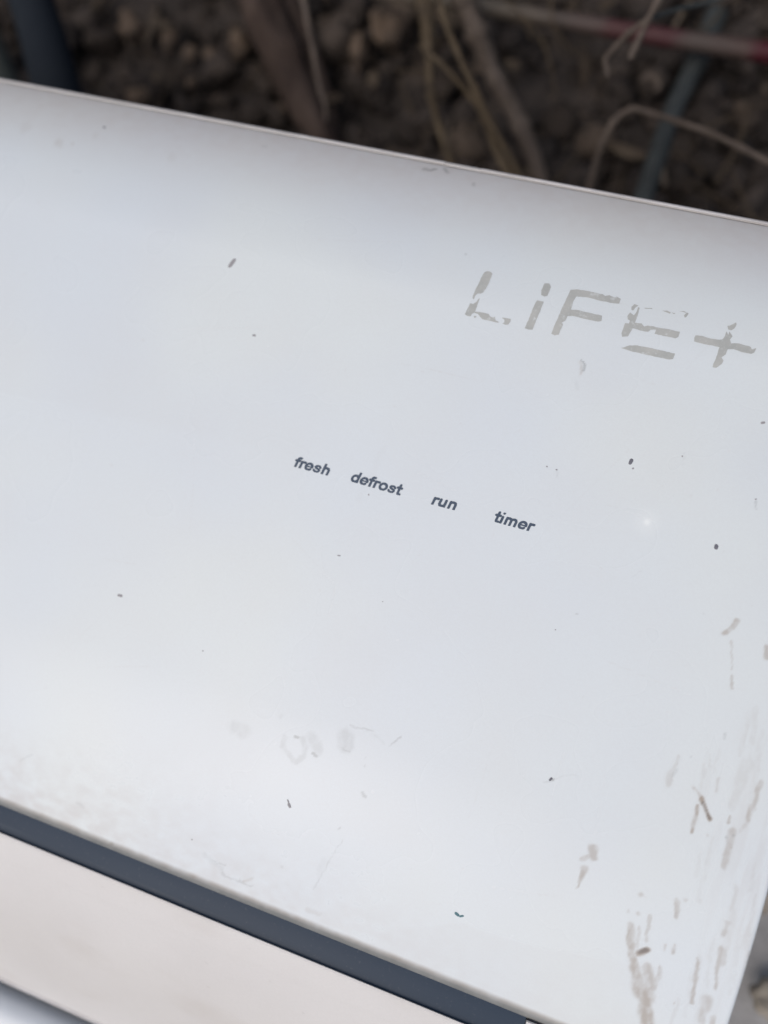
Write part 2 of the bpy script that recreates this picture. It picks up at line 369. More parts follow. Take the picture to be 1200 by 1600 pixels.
def build_panel():
    xs = np.concatenate([np.linspace(XL, -.272, 40), np.arange(-.270, XR - .0008, .00045)])
    # rounded right edge: x and drop
    ends = [(XR - .0005, .00005), (XR - .0002, .0002), (XR, .0006), (XR, .004)]
    va = np.concatenate([np.arange(-.1326, .1140, .00045), [.1142, .1148, .1153]])
    nx = len(xs) + len(ends)
    X = np.concatenate([xs, [e_[0] for e_ in ends]]); drop = np.concatenate([np.zeros(len(xs)), [e_[1] for e_ in ends]])
    d = panel_depth(va)
    # bottom lip rolls over
    lip_a = np.radians([18, 38, 58, 76, 90]); R_ = .0030
    d0 = panel_depth(np.array(.1153))
    lv = .1153 + R_ * np.sin(lip_a) * .88; ld = d0 + R_ * (1 - np.cos(lip_a)) + .0004
    va = np.concatenate([va, lv, [lv[-1]]]); d = np.concatenate([d, ld, [ld[-1] + .003]])
    # top edge: fold down into the seam
    va = np.concatenate([[-.1330, -.1329], va]); dt = panel_depth(np.array(-.1326))
    d = np.concatenate([[dt + .0030, dt + .0007], d])
    XX, VA = np.meshgrid(X, va, indexing='ij'); DD = np.broadcast_to(d, XX.shape) + drop[:, None]
    k = 1 + np.broadcast_to(d, XX.shape) / D
    YY = -VA * k; ZZ = H - DD
    n0, n1 = XX.shape
    me = bpy.data.meshes.new('m')
    nv = n0 * n1; me.vertices.add(nv)
    co = np.stack([XX, YY, ZZ], -1).reshape(-1, 3); me.vertices.foreach_set('co', co.astype(np.float32).ravel())
    I, J = np.meshgrid(np.arange(n0 - 1), np.arange(n1 - 1), indexing='ij'); a_ = (I * n1 + J).ravel()
    quads = np.stack([a_, a_ + 1, a_ + n1 + 1, a_ + n1], -1)[:, ::-1].astype(np.int32)
    nf = len(quads); me.loops.add(nf * 4); me.loops.foreach_set('vertex_index', quads.ravel())
    me.polygons.add(nf); me.polygons.foreach_set('loop_start', np.arange(0, nf * 4, 4, dtype=np.int32))
    me.update(calc_edges=True)
    me.polygons.foreach_set('use_smooth', np.ones(nf, dtype=bool))
    if me.polygons[nf // 2].normal.z < 0: me.flip_normals()
    # -------- dirt, stains and scratches, plus some painted light and shade
    PX, PY = photo_px(co[:, 0], co[:, 1], co[:, 2])
    mm = co * 1000
    wx = PX + (fbm(mm[:, 0] * .42, mm[:, 1] * .30, 21, 3) - .5) * 9; wy = PY + (fbm(mm[:, 0] * .42, mm[:, 1] * .30, 31, 3) - .5) * 9
    grain = fbm(mm[:, 0] * .9 + 7, mm[:, 1] * .45, 41, 4)
    A = {k_: np.zeros(nv) for k_ in ('mud', 'grime', 'dark', 'film_and_shade', 'glint')}
    def stroke(ch, pts, w0, w1, s, soft=.95, patch=.45, warp=True):
        gx, gy = (wx, wy) if warp else (PX, PY)
        pts = [np.array(p, float) for p in pts]
        mnx = min(p[0] for p in pts) - w0 - w1 - 10; mxx = max(p[0] for p in pts) + w0 + w1 + 10
        mny = min(p[1] for p in pts) - w0 - w1 - 10; mxy = max(p[1] for p in pts) + w0 + w1 + 10
        idx = np.where((gx > mnx) & (gx < mxx) & (gy > mny) & (gy < mxy))[0]
        if not len(idx): return
        qx, qy = gx[idx], gy[idx]; best = np.zeros(len(idx)); ns = max(len(pts) - 1, 1)
        for i in range(ns):
            p = pts[i]; q = pts[min(i + 1, len(pts) - 1)]; dv = q - p; L2 = max(dv @ dv, 1e-6)
            t_ = np.clip(((qx - p[0]) * dv[0] + (qy - p[1]) * dv[1]) / L2, 0, 1)
            dist = np.hypot(qx - p[0] - t_ * dv[0], qy - p[1] - t_ * dv[1])
            r = .5 * (w0 + (w1 - w0) * (i + t_) / ns)
            e_ = np.clip((r - dist) / np.maximum(r * soft, 1.6) + .5, 0, 1)
            best = np.maximum(best, e_ * e_ * (3 - 2 * e_))
        g = np.clip((grain[idx] - .28) / .3, 0, 1)
        A[ch][idx] = np.maximum(A[ch][idx], s * best * (1 - patch + patch * g))
    M_ = 'mud'; G = 'grime'; K = 'dark'
    for args in [
        (M_, [(1152, 970), (1143, 982), (1132, 990)], 9, 8, .55), (M_, [(1143, 1000), (1143, 1047)], 3, 3, .3), (M_, [(1144, 1056), (1145, 1078)], 4, 4, .42),
        (M_, [(1198, 1012), (1198, 1028)], 9, 8, .5), (M_, [(1061, 1184), (1052, 1206), (1043, 1226)], 7, 12, .26), (G, [(1058, 1205), (1053, 1213)], 5, 6, .28),
        (M_, [(1080, 1226), (1094, 1248)], 3, 6, .4), (M_, [(1094, 1248), (1101, 1262), (1109, 1281)], 8, 7, .85), (K, [(1098, 1256), (1109, 1280)], 6, 4, .42),
        (M_, [(1088, 1260), (1085, 1276), (1080, 1300)], 7, 6, .68), (M_, [(1105, 1304)], 5, 5, .35), (M_, [(1191, 1222), (1178, 1250), (1169, 1281)], 8, 7, .45),
        (M_, [(1178, 1262), (1158, 1300)], 9, 5, .22), (M_, [(1141, 1275), (1138, 1286)], 4, 4, .5), (M_, [(1145, 1300), (1140, 1325), (1131, 1356)], 12, 8, .40),
        (G, [(1137, 1308)], 4, 4, .5), (G, [(1147, 1307)], 3, 3, .5), (M_, [(1144, 1324)], 5, 5, .5), (M_, [(1110, 1180), (1108, 1200)], 4, 4, .16),
        (M_, [(1121, 1217), (1120, 1237)], 4, 4, .25), (M_, [(1170, 1195), (1155, 1222), (1145, 1260)], 22, 14, .14), (M_, [(1180, 1110), (1176, 1160)], 10, 10, .12),
        (M_, [(926, 1326), (927, 1340)], 13, 10, .50), (M_, [(912, 1342), (918, 1338)], 8, 8, .40), (M_, [(914, 1358), (908, 1370), (901, 1388)], 12, 3, .62),
        (M_, [(1003, 1397)], 8, 8, .4), (M_, [(981, 1423)], 5, 5, .3), (M_, [(997, 1428)], 7, 7, .4), (M_, [(1058, 1410), (1056, 1430)], 7, 7, .48), (M_, [(1069, 1404)], 6, 5, .3),
        (M_, [(984, 1445), (986, 1490), (993, 1520), (1001, 1548)], 11, 17, .62), (M_, [(997, 1540), (1008, 1565), (1012, 1600), (1014, 1620)], 22, 19, .66),
        (M_, [(997, 1450), (996, 1480)], 5, 5, .35), (M_, [(1014, 1432), (1010, 1468)], 6, 6, .34), (M_, [(1010, 1512), (1014, 1535), (1012, 1560)], 14, 22, .5),
        (M_, [(1030, 1512), (1022, 1545)], 8, 9, .42), (K, [(1002, 1488), (1011, 1483)], 9, 8, .50), (M_, [(1000, 1490), (1013, 1482)], 12, 10, .8),
        (M_, [(1038, 1475), (1036, 1485)], 5, 5, .35), (M_, [(1053, 1474), (1051, 1490)], 5, 6, .5), (M_, [(1089, 1498), (1086, 1530), (1083, 1566)], 4, 8, .55),
        (M_, [(1105, 1562), (1097, 1594)], 17, 12, .40), (M_, [(1137, 1440), (1129, 1462)], 7, 6, .38), (M_, [(1124, 1484), (1122, 1506), (1117, 1545)], 9, 5, .45),
        (M_, [(1131, 1488), (1129, 1505)], 7, 8, .3), (M_, [(1114, 1590), (1112, 1605)], 8, 8, .5), (M_, [(1171, 1488), (1168, 1504)], 4, 4, .3), (M_, [(1051, 1566)], 4, 4, .45),
        (M_, [(1060, 1560), (1048, 1600)], 6, 6, .14), (M_, [(1150, 1385), (1142, 1420)], 7, 6, .16), (M_, [(1095, 1330), (1090, 1370)], 5, 5, .1),
        # grease marks in the middle
        (G, [(368, 1136), (378, 1144)], 20, 22, .15, 1), (G, [(440, 1118)], 8, 8, .10, 1), (G, [(446, 1150), (444, 1168), (452, 1182), (463, 1188), (474, 1182), (478, 1168), (474, 1154)], 8, 8, .17, .9),
        (G, [(461, 1150), (468, 1152)], 4, 4, .45), (G, [(488, 1152), (497, 1172)], 18, 15, .16, .9), (G, [(488, 1178), (494, 1180)], 4, 5, .42), (G, [(540, 1150), (541, 1166)], 24, 22, .19, .8),
        (G, [(534, 1168), (540, 1173), (547, 1174)], 4, 3, .35), (G, [(550, 1134), (582, 1141)], 3, 3, .25), (G, [(610, 1166), (628, 1151)], 2, 3, .3), (G, [(580, 1145), (600, 1160)], 3, 3, .10),
        (G, [(571, 1185)], 3, 3, .3), (G, [(570, 1198)], 3, 3, .25), (G, [(566, 1240), (569, 1246)], 5, 4, .3), (G, [(530, 1294)], 5, 5, .32),
        (G, [(534, 1312), (512, 1350), (490, 1392)], 2, 3, .20), (G, [(505, 1345), (498, 1370)], 10, 10, .07, 1),
        (G, [(861, 1217)], 5, 4, .8), (G, [(862, 1217), (905, 1212)], 2, 1.5, .13), (G, [(848, 1224), (858, 1220)], 2, 2, .2),
        # beside the lettering
        (G, [(908, 564), (913, 572), (911, 580)], 3, 5, .6), (M_, [(905, 568), (908, 586)], 6, 4, .3), (G, [(900, 600), (903, 606)], 8, 8, .07, 1),
        # top edge
        (G, [(661, 265), (680, 266)], 5, 3, .62), (G, [(691, 266), (701, 269)], 4, 4, .5), (G, [(742, 287)], 5, 5, .3), (G, [(408, 229), (415, 229)], 3, 3, .3),
        (M_, [(92, 224)], 14, 14, .2, 1), (M_, [(113, 224)], 6, 6, .28), (M_, [(150, 212)], 12, 12, .1, 1), (M_, [(40, 198)], 18, 12, .1, 1), (M_, [(270, 246)], 14, 12, .08, 1),
        (G, [(728, 396)], 5, 5, .3), (G, [(790, 400)], 3, 3, .15), (M_, [(600, 700), (560, 780)], 10, 10, .03, 1),
        (G, [(1068, 708), (1066, 728)], 2, 1.5, .2), (G, [(1182, 781), (1183, 795)], 3, 2, .28), (G, [(870, 735), (870, 746)], 2, 1.5, .18),
        (G, [(1004, 893), (990, 900)], 2, 2, .1), (G, [(900, 960)], 3, 3, .35), (G, [(868, 984)], 3, 3, .18), (G, [(1100, 960)], 4, 4, .12), (G, [(1135, 1145), (1133, 1154)], 5, 4, .3), (G, [(1080, 1180)], 4, 4, .35),
        (M_, [(170, 1321), (176, 1320)], 4, 4, .8), (G, [(172, 1318), (178, 1324)], 2, 2, .7),
        (G, [(320, 1335), (345, 1360)], 8, 6, .14), (G, [(345, 1365), (395, 1385)], 4, 3, .24), (G, [(330, 1345), (350, 1352)], 3, 3, .28), (G, [(440, 1357)], 4, 4, .25), (G, [(120, 1255), (130, 1262)], 4, 4, .14),
        (M_, [(380, 1376), (395, 1372)], 4, 4, .3), (M_, [(480, 1420), (500, 1428)], 6, 6, .16), (G, [(30, 1190), (50, 1180)], 3, 3, .13),
    ]: stroke(*args)
    # hairline scratches from handling
    hr = random.Random(8)
    for k in range(34):
        x_, y_ = hr.uniform(60, 1150), hr.uniform(340, 1500); a_ = hr.choice([hr.gauss(.27, .25), hr.gauss(1.9, .35)]); l_ = hr.uniform(30, 170)
        stroke('film_and_shade', [(x_, y_), (x_ + l_ * .5 * math.cos(a_) + hr.uniform(-3, 3), y_ + l_ * .5 * math.sin(a_)), (x_ + l_ * math.cos(a_), y_ + l_ * math.sin(a_))], 1.2, 1.2, hr.uniform(.06, .20), .9, .8, False)
    for k in range(150):
        x_, y_ = hr.uniform(0, 1190), hr.uniform(150, 1590)
        stroke('film_and_shade', [(x_, y_)], hr.uniform(1.5, 4), 2, hr.uniform(.06, .22), 1, .3)
    for k in range(26):      # faint run marks near the right end
        x_, y_ = hr.uniform(1085, 1195), hr.uniform(1080, 1520); l_ = hr.uniform(25, 110)
        stroke('mud', [(x_, y_), (x_ - l_ * .1, y_ + l_ * .5), (x_ - l_ * .22, y_ + l_)], hr.uniform(3, 9), hr.uniform(2, 12), hr.uniform(.05, .14), 1, .8)
    # soft-edged dusty films, plus painted top-edge shade and reflections
    yv = np.broadcast_to(va, XX.shape).ravel()
    big = fbm(mm[:, 0] * .05 + 3, mm[:, 1] * .05, 51, 4); fine = fbm(mm[:, 0] * .28, mm[:, 1] * .42, 61, 4)
    lowband = np.clip((yv - .088) / .028, 0, 1); left = np.clip((.02 - co[:, 0]) / .08, 0, 1)
    film_and_shade = .34 * lowband ** 1.2 * (.35 + .65 * left) * np.clip((fine - .10) * 1.35, 0, 1)
    film_and_shade += .66 * np.clip((-.104 - yv) / .028, 0, 1) ** 1.4 * (.72 + fine * .4)  # shading of the curved top edge, painted into the colour
    corner = np.clip((PY - 1120) / 130, 0, 1) * np.clip((420 - PX) / 400, 0, 1) * .16 * np.clip(fine * 2 - .4, 0, 1)
    film_and_shade += corner
    # painted edge of a reflection, lower right
    refl_edge = np.interp(PX, [480, 590, 720, 850, 960, 1050], [1600, 1452, 1443, 1478, 1500, 1520]) + (big - .5) * 14
    film_and_shade += .060 * np.clip((PY - refl_edge) / 5, 0, 1) * np.clip((PX - 560) / 40, 0, 1) * np.clip((1080 - PX) / 140, 0, 1)
    refl_edge2 = np.interp(PX, [0, 200, 420, 700], [612, 655, 702, 760])  # painted edge of a second reflection, left side
    film_and_shade += .045 * np.clip((refl_edge2 - PY) / 14 + .5, 0, 1) * np.clip((PY - refl_edge2 + 190) / 190, 0, 1) * np.clip((520 - PX) / 200, 0, 1)
    # right-hand wiping smears, running down the panel
    sm = fbm(mm[:, 0] * .55, mm[:, 1] * .06, 71, 4)
    film_and_shade += .22 * np.clip((PX - 1080) / 110, 0, 1) * np.clip((PY - 1080) / 150, 0, 1) * np.clip((sm - .45) * 5, 0, 1)
    A['film_and_shade'] = np.maximum(A['film_and_shade'], np.clip(film_and_shade, 0, .8))
    A['mud'] = np.maximum(A['mud'], .45 * np.clip((yv - .1148) / .0012, 0, 1) * (.7 + fine)); A['grime'] = np.maximum(A['grime'], .95 * np.clip((yv - .1156) / .0012, 0, 1) * (.75 + fine * .4))     # grime packed on the lower lip, its shade painted in with it
    rr = np.hypot(PX - 1011, PY - 816); A['glint'] = np.maximum(.55 * np.clip(1 - rr / 9, 0, 1), .16 * np.clip(1 - rr / 26, 0, 1))  # painted sun glint with a soft halo
    for k_, v_ in A.items():
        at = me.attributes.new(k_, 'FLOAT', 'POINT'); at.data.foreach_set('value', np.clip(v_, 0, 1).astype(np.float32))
    return me
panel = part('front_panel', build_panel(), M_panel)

def decal(polys, lift=.00007, step=.0009):
    """polygons (x, va) laid on the curved panel as a thin ink layer"""
    bm = bmesh.new()
    for poly in polys:
        vs = [bm.verts.new((x, v_, 0)) for x, v_ in poly]
        for t_ in tessellate_polygon([[v_.co for v_ in vs]]):
            try: bm.faces.new([vs[i] for i in t_])
            except ValueError: pass
    ys = [v_.co.y for v_ in bm.verts]; y = min(ys) + step
    while y < max(ys):
        bmesh.ops.bisect_plane(bm, geom=bm.verts[:] + bm.edges[:] + bm.faces[:], plane_co=(0, y, 0), plane_no=(0, 1, 0)); y += step
    for v_ in bm.verts: v_.co = on_panel(v_.co.x, v_.co.y, lift)
    bmesh.ops.recalc_face_normals(bm, faces=bm.faces)
    if sum(f_.normal.z for f_ in bm.faces) < 0: bmesh.ops.reverse_faces(bm, faces=bm.faces)
    me = bpy.data.meshes.new('m'); bm.to_mesh(me); bm.free()
    for p in me.polygons: p.use_smooth = True
    return me

def ragged(poly, amp=.00012, seed=0):
    out = []; n = len(poly); rnd = random.Random(seed)
    for i in range(n):
        a_ = poly[i]; b_ = poly[(i + 1) % n]; L_ = math.hypot(b_[0] - a_[0], b_[1] - a_[1]); k = max(1, int(L_ / .0006))
        for s in range(k):
            t_ = s / k
            out.append((a_[0] + (b_[0] - a_[0]) * t_ + rnd.uniform(-amp, amp), a_[1] + (b_[1] - a_[1]) * t_ + rnd.uniform(-amp, amp)))
    return out

GLYPHS = {   # outlines of the worn printed letters: zoom origin x, y, zoom factor, polygons
 'L': (720, 410, 12., [
   [(465,170),(520,165),(570,185),(588,215),(540,350),(480,470),(425,560),(370,580),(310,585),(275,620),(240,695),(218,665),(250,570),(290,480),(340,390),(390,270),(430,195)],
   [(175,765),(230,780),(290,740),(355,665),(330,740),(310,800),(285,870),(265,930),(300,925),(380,935),(470,955),(520,970),(550,1015),(600,1035),(640,1015),(650,1085),(715,1120),(690,1128),(560,1100),(410,1065),(360,1020),(320,965),(250,945),(210,960),(180,1010),(120,1005),(75,970),(100,920),(140,840)],
   [(765,1035),(850,1045),(935,1060),(930,1110),(890,1165),(830,1165),(775,1145),(815,1125),(820,1080)],
   [(240,1010),(275,1000),(295,1025),(262,1040)]]),
 'i': (810, 430, 7.06, [
   [(285,92),(340,90),(358,130),(320,225),(290,235),(250,215),(255,165)],
   [(205,278),(280,292),(245,380),(155,598),(110,600),(68,585),(120,470),(175,330)]]),
 'F': (810, 430, 7.06, [
   [(575,160),(640,155),(780,178),(930,212),(960,228),(1000,222),(1060,245),(1085,236),(1130,262),(1110,312),(1050,310),(900,280),(760,245),(640,235),(605,290),(580,378),(660,385),(800,420),(925,445),(915,505),(880,512),(740,485),(600,450),(545,450),(515,505),(478,522),(490,545),(445,655),(400,662),(362,645),(395,560),(430,480),(480,370),(530,260)]]),
 'E': (960, 460, 9.23, [
   [(245,225),(250,180),(290,140),(345,160),(300,195),(270,230)],
   [(345,185),(365,195),(340,290),(295,410),(340,415),(395,420),(430,465),(480,450),(560,462),(640,480),(790,505),(945,540),(920,615),(880,632),(700,595),(580,568),(600,505),(520,510),(490,540),(400,525),(265,490),(235,540),(195,605),(110,610),(100,560),(125,500),(155,410),(210,420),(225,375),(195,360),(190,310),(225,260),(255,280),(280,300),(310,270)],
   [(100,775),(220,735),(330,738),(470,765),(640,800),(875,855),(845,935),(780,935),(600,900),(420,860),(280,828),(160,795)],
   [(1015,335),(1000,305),(1040,260),(1070,275),(1040,320)], [(690,232),(760,235),(810,260),(800,280),(745,255)],
   [(430,192),(540,196),(548,208),(440,204)], [(930,240),(1000,238),(1040,258),(1030,264),(990,250)], [(820,262),(880,268),(860,285)]]),
 '+': (1070, 480, 9.23, [
   [(155,405),(250,415),(380,455),(480,470),(540,465),(580,415),(600,350),(625,400),(645,350),(690,420),(650,470),(665,520),(760,520),(950,570),(965,610),(1035,590),(1000,655),(960,675),(840,650),(700,605),(620,605),(590,680),(525,725),(560,770),(530,820),(455,875),(400,870),(410,820),(450,740),(490,600),(500,575),(380,550),(250,525),(135,495),(140,440)],
   [(615,270),(650,265),(740,220),(745,250),(715,310),(670,335),(625,320)]]),
}
for gi, (ch, (ox, oy, sc, polys)) in enumerate(GLYPHS.items()):
    out = []
    for pi, poly in enumerate(polys):
        out.append(ragged([flat(ox + x / sc, oy + y / sc) for x, y in poly], .00006, gi * 10 + pi))
    o = part('printed_letter', decal(out), M_grey_ink)
    o['label'] = 'worn grey printed %s on the front panel' % ('plus sign' if ch == '+' else 'letter ' + ch)

# ---- small indicator words (drawn from strokes)
WORDS = [('fresh', (458, 729), (516, 734), (511.7, 743.3)), ('defrost', (547, 752), (631, 760), (626.7, 775)),
         ('run', (673, 788), (714.3, 788), (710.7, 797.5)), ('timer', (770.5, 815), (837, 820), (826, 830))]
def arc(cx, cy, rx, ry, a0, a1, n=18):
    return [(cx + rx * math.cos(math.radians(a0 + (a1 - a0) * i / n)), cy + ry * math.sin(math.radians(a0 + (a1 - a0) * i / n))) for i in range(n + 1)]
FONT = {   # advance, strokes (heavy upright grotesque, slanted below)
 'f': (.333, [[(.17, 0), (.17, .56), (.19, .625), (.24, .655), (.33, .658)], [(.05, .465), (.30, .465)]]),
 'r': (.389, [[(.135, 0), (.135, .455)], [(.135, .33), (.175, .42), (.25, .455), (.36, .448)]]),
 'e': (.556, [arc(.28, .26, .205, .205, 0, 312), [(.10, .262), (.48, .262), 'thin']]),
 's': (.556, [[(.455, .37), (.39, .44), (.28, .462), (.16, .43), (.12, .37), (.17, .31), (.28, .275), (.40, .24), (.45, .165), (.40, .09), (.28, .055), (.15, .085), (.09, .15)]]),
 'h': (.611, [[(.135, 0), (.135, .72)], [(.135, .34), (.19, .43), (.30, .458), (.41, .43), (.46, .34), (.46, 0)]]),
 'n': (.611, [[(.135, 0), (.135, .455)], [(.135, .34), (.19, .43), (.30, .458), (.41, .43), (.46, .34), (.46, 0)]]),
 'd': (.611, [[(.475, 0), (.475, .72)], arc(.28, .26, .195, .205, 0, 360)]),
 'o': (.611, [arc(.305, .26, .215, .205, 0, 360)]),
 't': (.333, [[(.165, .66), (.165, .13), (.19, .07), (.24, .055), (.31, .065)], [(.04, .465), (.30, .465)]]),
 'u': (.611, [[(.135, .455), (.135, .18), (.18, .09), (.29, .06), (.40, .09), (.46, .18)], [(.46, 0), (.46, .455)]]),
 'i': (.278, [[(.135, 0), (.135, .435)], [(.135, .675), (.135, .72)]]),
 'm': (.889, [[(.135, 0), (.135, .455)], [(.135, .34), (.18, .43), (.28, .458), (.38, .43), (.425, .34), (.425, 0)], [(.425, .34), (.47, .43), (.58, .458), (.68, .43), (.73, .34), (.73, 0)]]),
}
def word_mesh(text, p_left, p_right, p_base):
    st = .02; segs = []; x = 0
    for ch in text:
        adv, strokes = FONT[ch]
        for s_ in strokes:
            th = .046 if s_[-1] == 'thin' else (.067 if ch == 's' else .080); s_ = [p for p in s_ if p != 'thin']
            for p, q in zip(s_, s_[1:]): segs.append((p[0] + x, p[1], q[0] + x, q[1], th))
        x += adv
    gx = np.arange(-.1, x + .12, st); gy = np.arange(-.12, .86, st)
    GX, GY = np.meshgrid(gx, gy, indexing='ij'); S = np.full(GX.shape, 9.)
    for x0, y0, x1, y1, th in segs:
        dx, dy = x1 - x0, y1 - y0; L2 = dx * dx + dy * dy + 1e-9
        t_ = np.clip(((GX - x0) * dx + (GY - y0) * dy) / L2, 0, 1)
        S = np.minimum(S, np.hypot(GX - x0 - t_ * dx, GY - y0 - t_ * dy) - th)
    S = np.maximum(S, np.maximum(-GY, GY - .73))
    S = S + (fbm(GX * 9, GY * 9, len(text), 2) - .5) * .006      # slightly uneven print
    bm = bmesh.new(); cache = {}
    def vert(a_, b_):
        key = (a_, b_) if a_ <= b_ else (b_, a_)
        if key not in cache:
            (i0, j0), (i1, j1) = key
            if key[0] == key[1]: fx, fy = gx[i0], gy[j0]
            else:
                t_ = S[i0, j0] / (S[i0, j0] - S[i1, j1]); fx = gx[i0] + (gx[i1] - gx[i0]) * t_; fy = gy[j0] + (gy[j1] - gy[j0]) * t_
            cache[key] = bm.verts.new((fx + .17 * fy, fy, 0))
        return cache[key]
    for i in range(len(gx) - 1):
        for j in range(len(gy) - 1):
            cs = [(i, j), (i + 1, j), (i + 1, j + 1), (i, j + 1)]; ins = [S[c] < 0 for c in cs]
            if not any(ins): continue
            pl = []
            for k in range(4):
                if ins[k]: pl.append(vert(cs[k], cs[k]))
                if ins[k] != ins[(k + 1) % 4]: pl.append(vert(cs[k], cs[(k + 1) % 4]))
            if len(pl) >= 3 and len(set(pl)) == len(pl): bm.faces.new(pl)
    me = bpy.data.meshes.new('m')
    xs_ = [v_.co.x for v_ in bm.verts]; x0, x1 = min(xs_), max(xs_)
    ul, vl = flat(*p_left); ur, _ = flat(*p_right); ub, vb = flat(*p_base)
    sc = (ur - ul) / (x1 - x0); sy = .00510
    for v_ in bm.verts:
        xx = ul + (v_.co.x - x0) * sc; f_ = (xx - ul) / (ub - ul)
        v_.co = on_panel(xx, vl + (vb - vl) * f_ - v_.co.y * sy, .00008)
    bmesh.ops.recalc_face_normals(bm, faces=bm.faces)
    if sum(f_.normal.z for f_ in bm.faces) < 0: bmesh.ops.reverse_faces(bm, faces=bm.faces)
    bm.to_mesh(me); bm.free(); print(text, sc, sy)
    return me
for wd in WORDS:
    o = part('indicator_word', word_mesh(*wd), M_text_ink)
    o['label'] = 'small dark italic word %s printed on the panel' % wd[0]

# ---- crisp specks stuck to the face
def speck(pts, r, seed, squash=1.0):
    """low raised blob following photo points"""
    rnd = random.Random(seed)
    (x0, y0), (x1, y1) = pts[0], pts[-1]
    c = flat((x0 + x1) / 2, (y0 + y1) / 2); rr = r / F * D
    ax = np.array(flat(x1, y1)) - np.array(flat(x0, y0)); L_ = np.hypot(*ax) / 2
    dr = ax / (2 * L_) if L_ > 1e-7 else np.array([1., 0.]); pr = np.array([-dr[1], dr[0]])
    bm = bmesh.new(); n = 14; rings = []
    for s_, h_ in ((1.0, .00001), (.8, .35), (.45, .5)):
        ring = []
        for k in range(n):
            a_ = 2 * math.pi * k / n; w = rr * s_ * (1 + .14 * math.sin(2 * a_ + seed) + rnd.uniform(-.06, .06))
            q = np.array(c) + dr * (math.cos(a_) * w + (L_ * s_ * np.sign(math.cos(a_)) * min(1, abs(math.cos(a_)) * 3))) + pr * math.sin(a_) * w * squash
            ring.append(bm.verts.new(on_panel(q[0], q[1], .00003 + (h_ * rr * .3 if h_ > .001 else 0))))
        rings.append(ring)
    for i in range(2):
        for k in range(n): bm.faces.new((rings[i][k], rings[i][(k + 1) % n], rings[i + 1][(k + 1) % n], rings[i + 1][k]))
    bm.faces.new(rings[2]); bmesh.ops.recalc_face_normals(bm, faces=bm.faces)
    me = bpy.data.meshes.new('m'); bm.to_mesh(me); bm.free()
    for p in me.polygons: p.use_smooth = True
    return me
M_speck = mat('dark grey speck', (.27, .26, .265), .8, .2, var=(.34, .33, .33), scale=900)
M_speck_dark = mat('near black speck', (.15, .15, .17), .7, .3)
M_speck_teal = mat('teal paint fleck', (.10, .19, .21), .7, .3)
SP = [(0, [(365.5, 406.5), (359.5, 415.5)], 3.4), (0, [(396, 524), (398, 524)], 2.0), (1, [(986.5, 720), (985, 722.5)], 3.2), (0, [(989, 732)], 1.5), (1, [(1119.5, 853), (1118.5, 856)], 2.8),
      (0, [(1190, 661), (1194, 660)], 1.6), (0, [(1066, 713)], 1.3), (0, [(854.5, 729)], 1.3), (0, [(869.5, 734)], 1.3), (0, [(1181, 780)], 1.3), (1, [(162.5, 198.5), (163.5, 199)], 1.8),
      (0, [(185, 930), (190, 931)], 2.0), (0, [(576, 773)], 1.4), (0, [(528, 868), (531, 868)], 1.1), (0, [(317, 1017)], 1.2), (0, [(451.5, 1257), (452.5, 1260)], 2.5), (0, [(449.5, 1250), (451, 1254)], 1.2),
      (1, [(862, 1216), (859, 1219)], 1.5), (2, [(712, 1427), (716, 1430)], 2.0), (2, [(719, 1432), (723, 1431)], 1.6), (0, [(598, 940)], .9),
      (0, [(868, 984)], 1.0), (0, [(300, 1312)], 1.2)]
for i, (mi, p, r) in enumerate(SP):
    sp_ = part('speck', speck(p, r, i), (M_speck, M_speck_dark, M_speck_teal)[mi])
    if mi == 2: sp_['label'] = 'tiny teal paint fleck'

# ---- casing, trim strip, louver
dE = float(panel_depth(np.array(.1162)))           # depth at the panel's lower edge
dT = float(panel_depth(np.array(-.1326)))
def R(va, d): return real(va, d)
inner = [R(v_, float(panel_depth(np.array(v_))) + .0028) for v_ in np.linspace(.112, -.1310, 24)]
ZB = H - .205
lower = [(.1262, dE + .0028), (.1266, dE + .0012), (.1275, dE + .0010)]
for s in np.linspace(0, 1, 90)[1:]:
    lower.append((.1275 + (.1706 - .1275) * s, dE + .0010 + .012 * s + .026 * s ** 2.4 + .00010 / (1 + math.exp(-(s - .16) / .004))))
lower_world = [R(*p) for p in lower]
body_prof = ([R(-.1330, dT + .0022), R(-.13312, dT + .0008), R(-.1335, dT + .0004), R(-.1340, dT + .0006), R(-.1344, dT + .0014)]
             + [(R(-.1344, dT + .0014)[0] + .006, H - dT - .02), (.158, H - .08), (.158, ZB), (-.215, ZB), (-.255, H - .12), (-.2545, H - .100)])
# outlet cavity below the lip
body_prof += [(R(.1706, 0)[0] - .060, H - .090), (-.190, H - .085), (-.186, H - .062), (lower_world[-1][0] + .004, lower_world[-1][1] - .004), (lower_world[-1][0], lower_world[-1][1] - .0012)]
body_prof += lower_world[::-1]
body_prof += [R(.1262, dE + .0052), R(.1162, dE + .0050), R(.1155, dE + .0050)]
body_prof += inner
part('casing', extrude_profile(body_prof, XL + .001, XR - .0012), M_body)

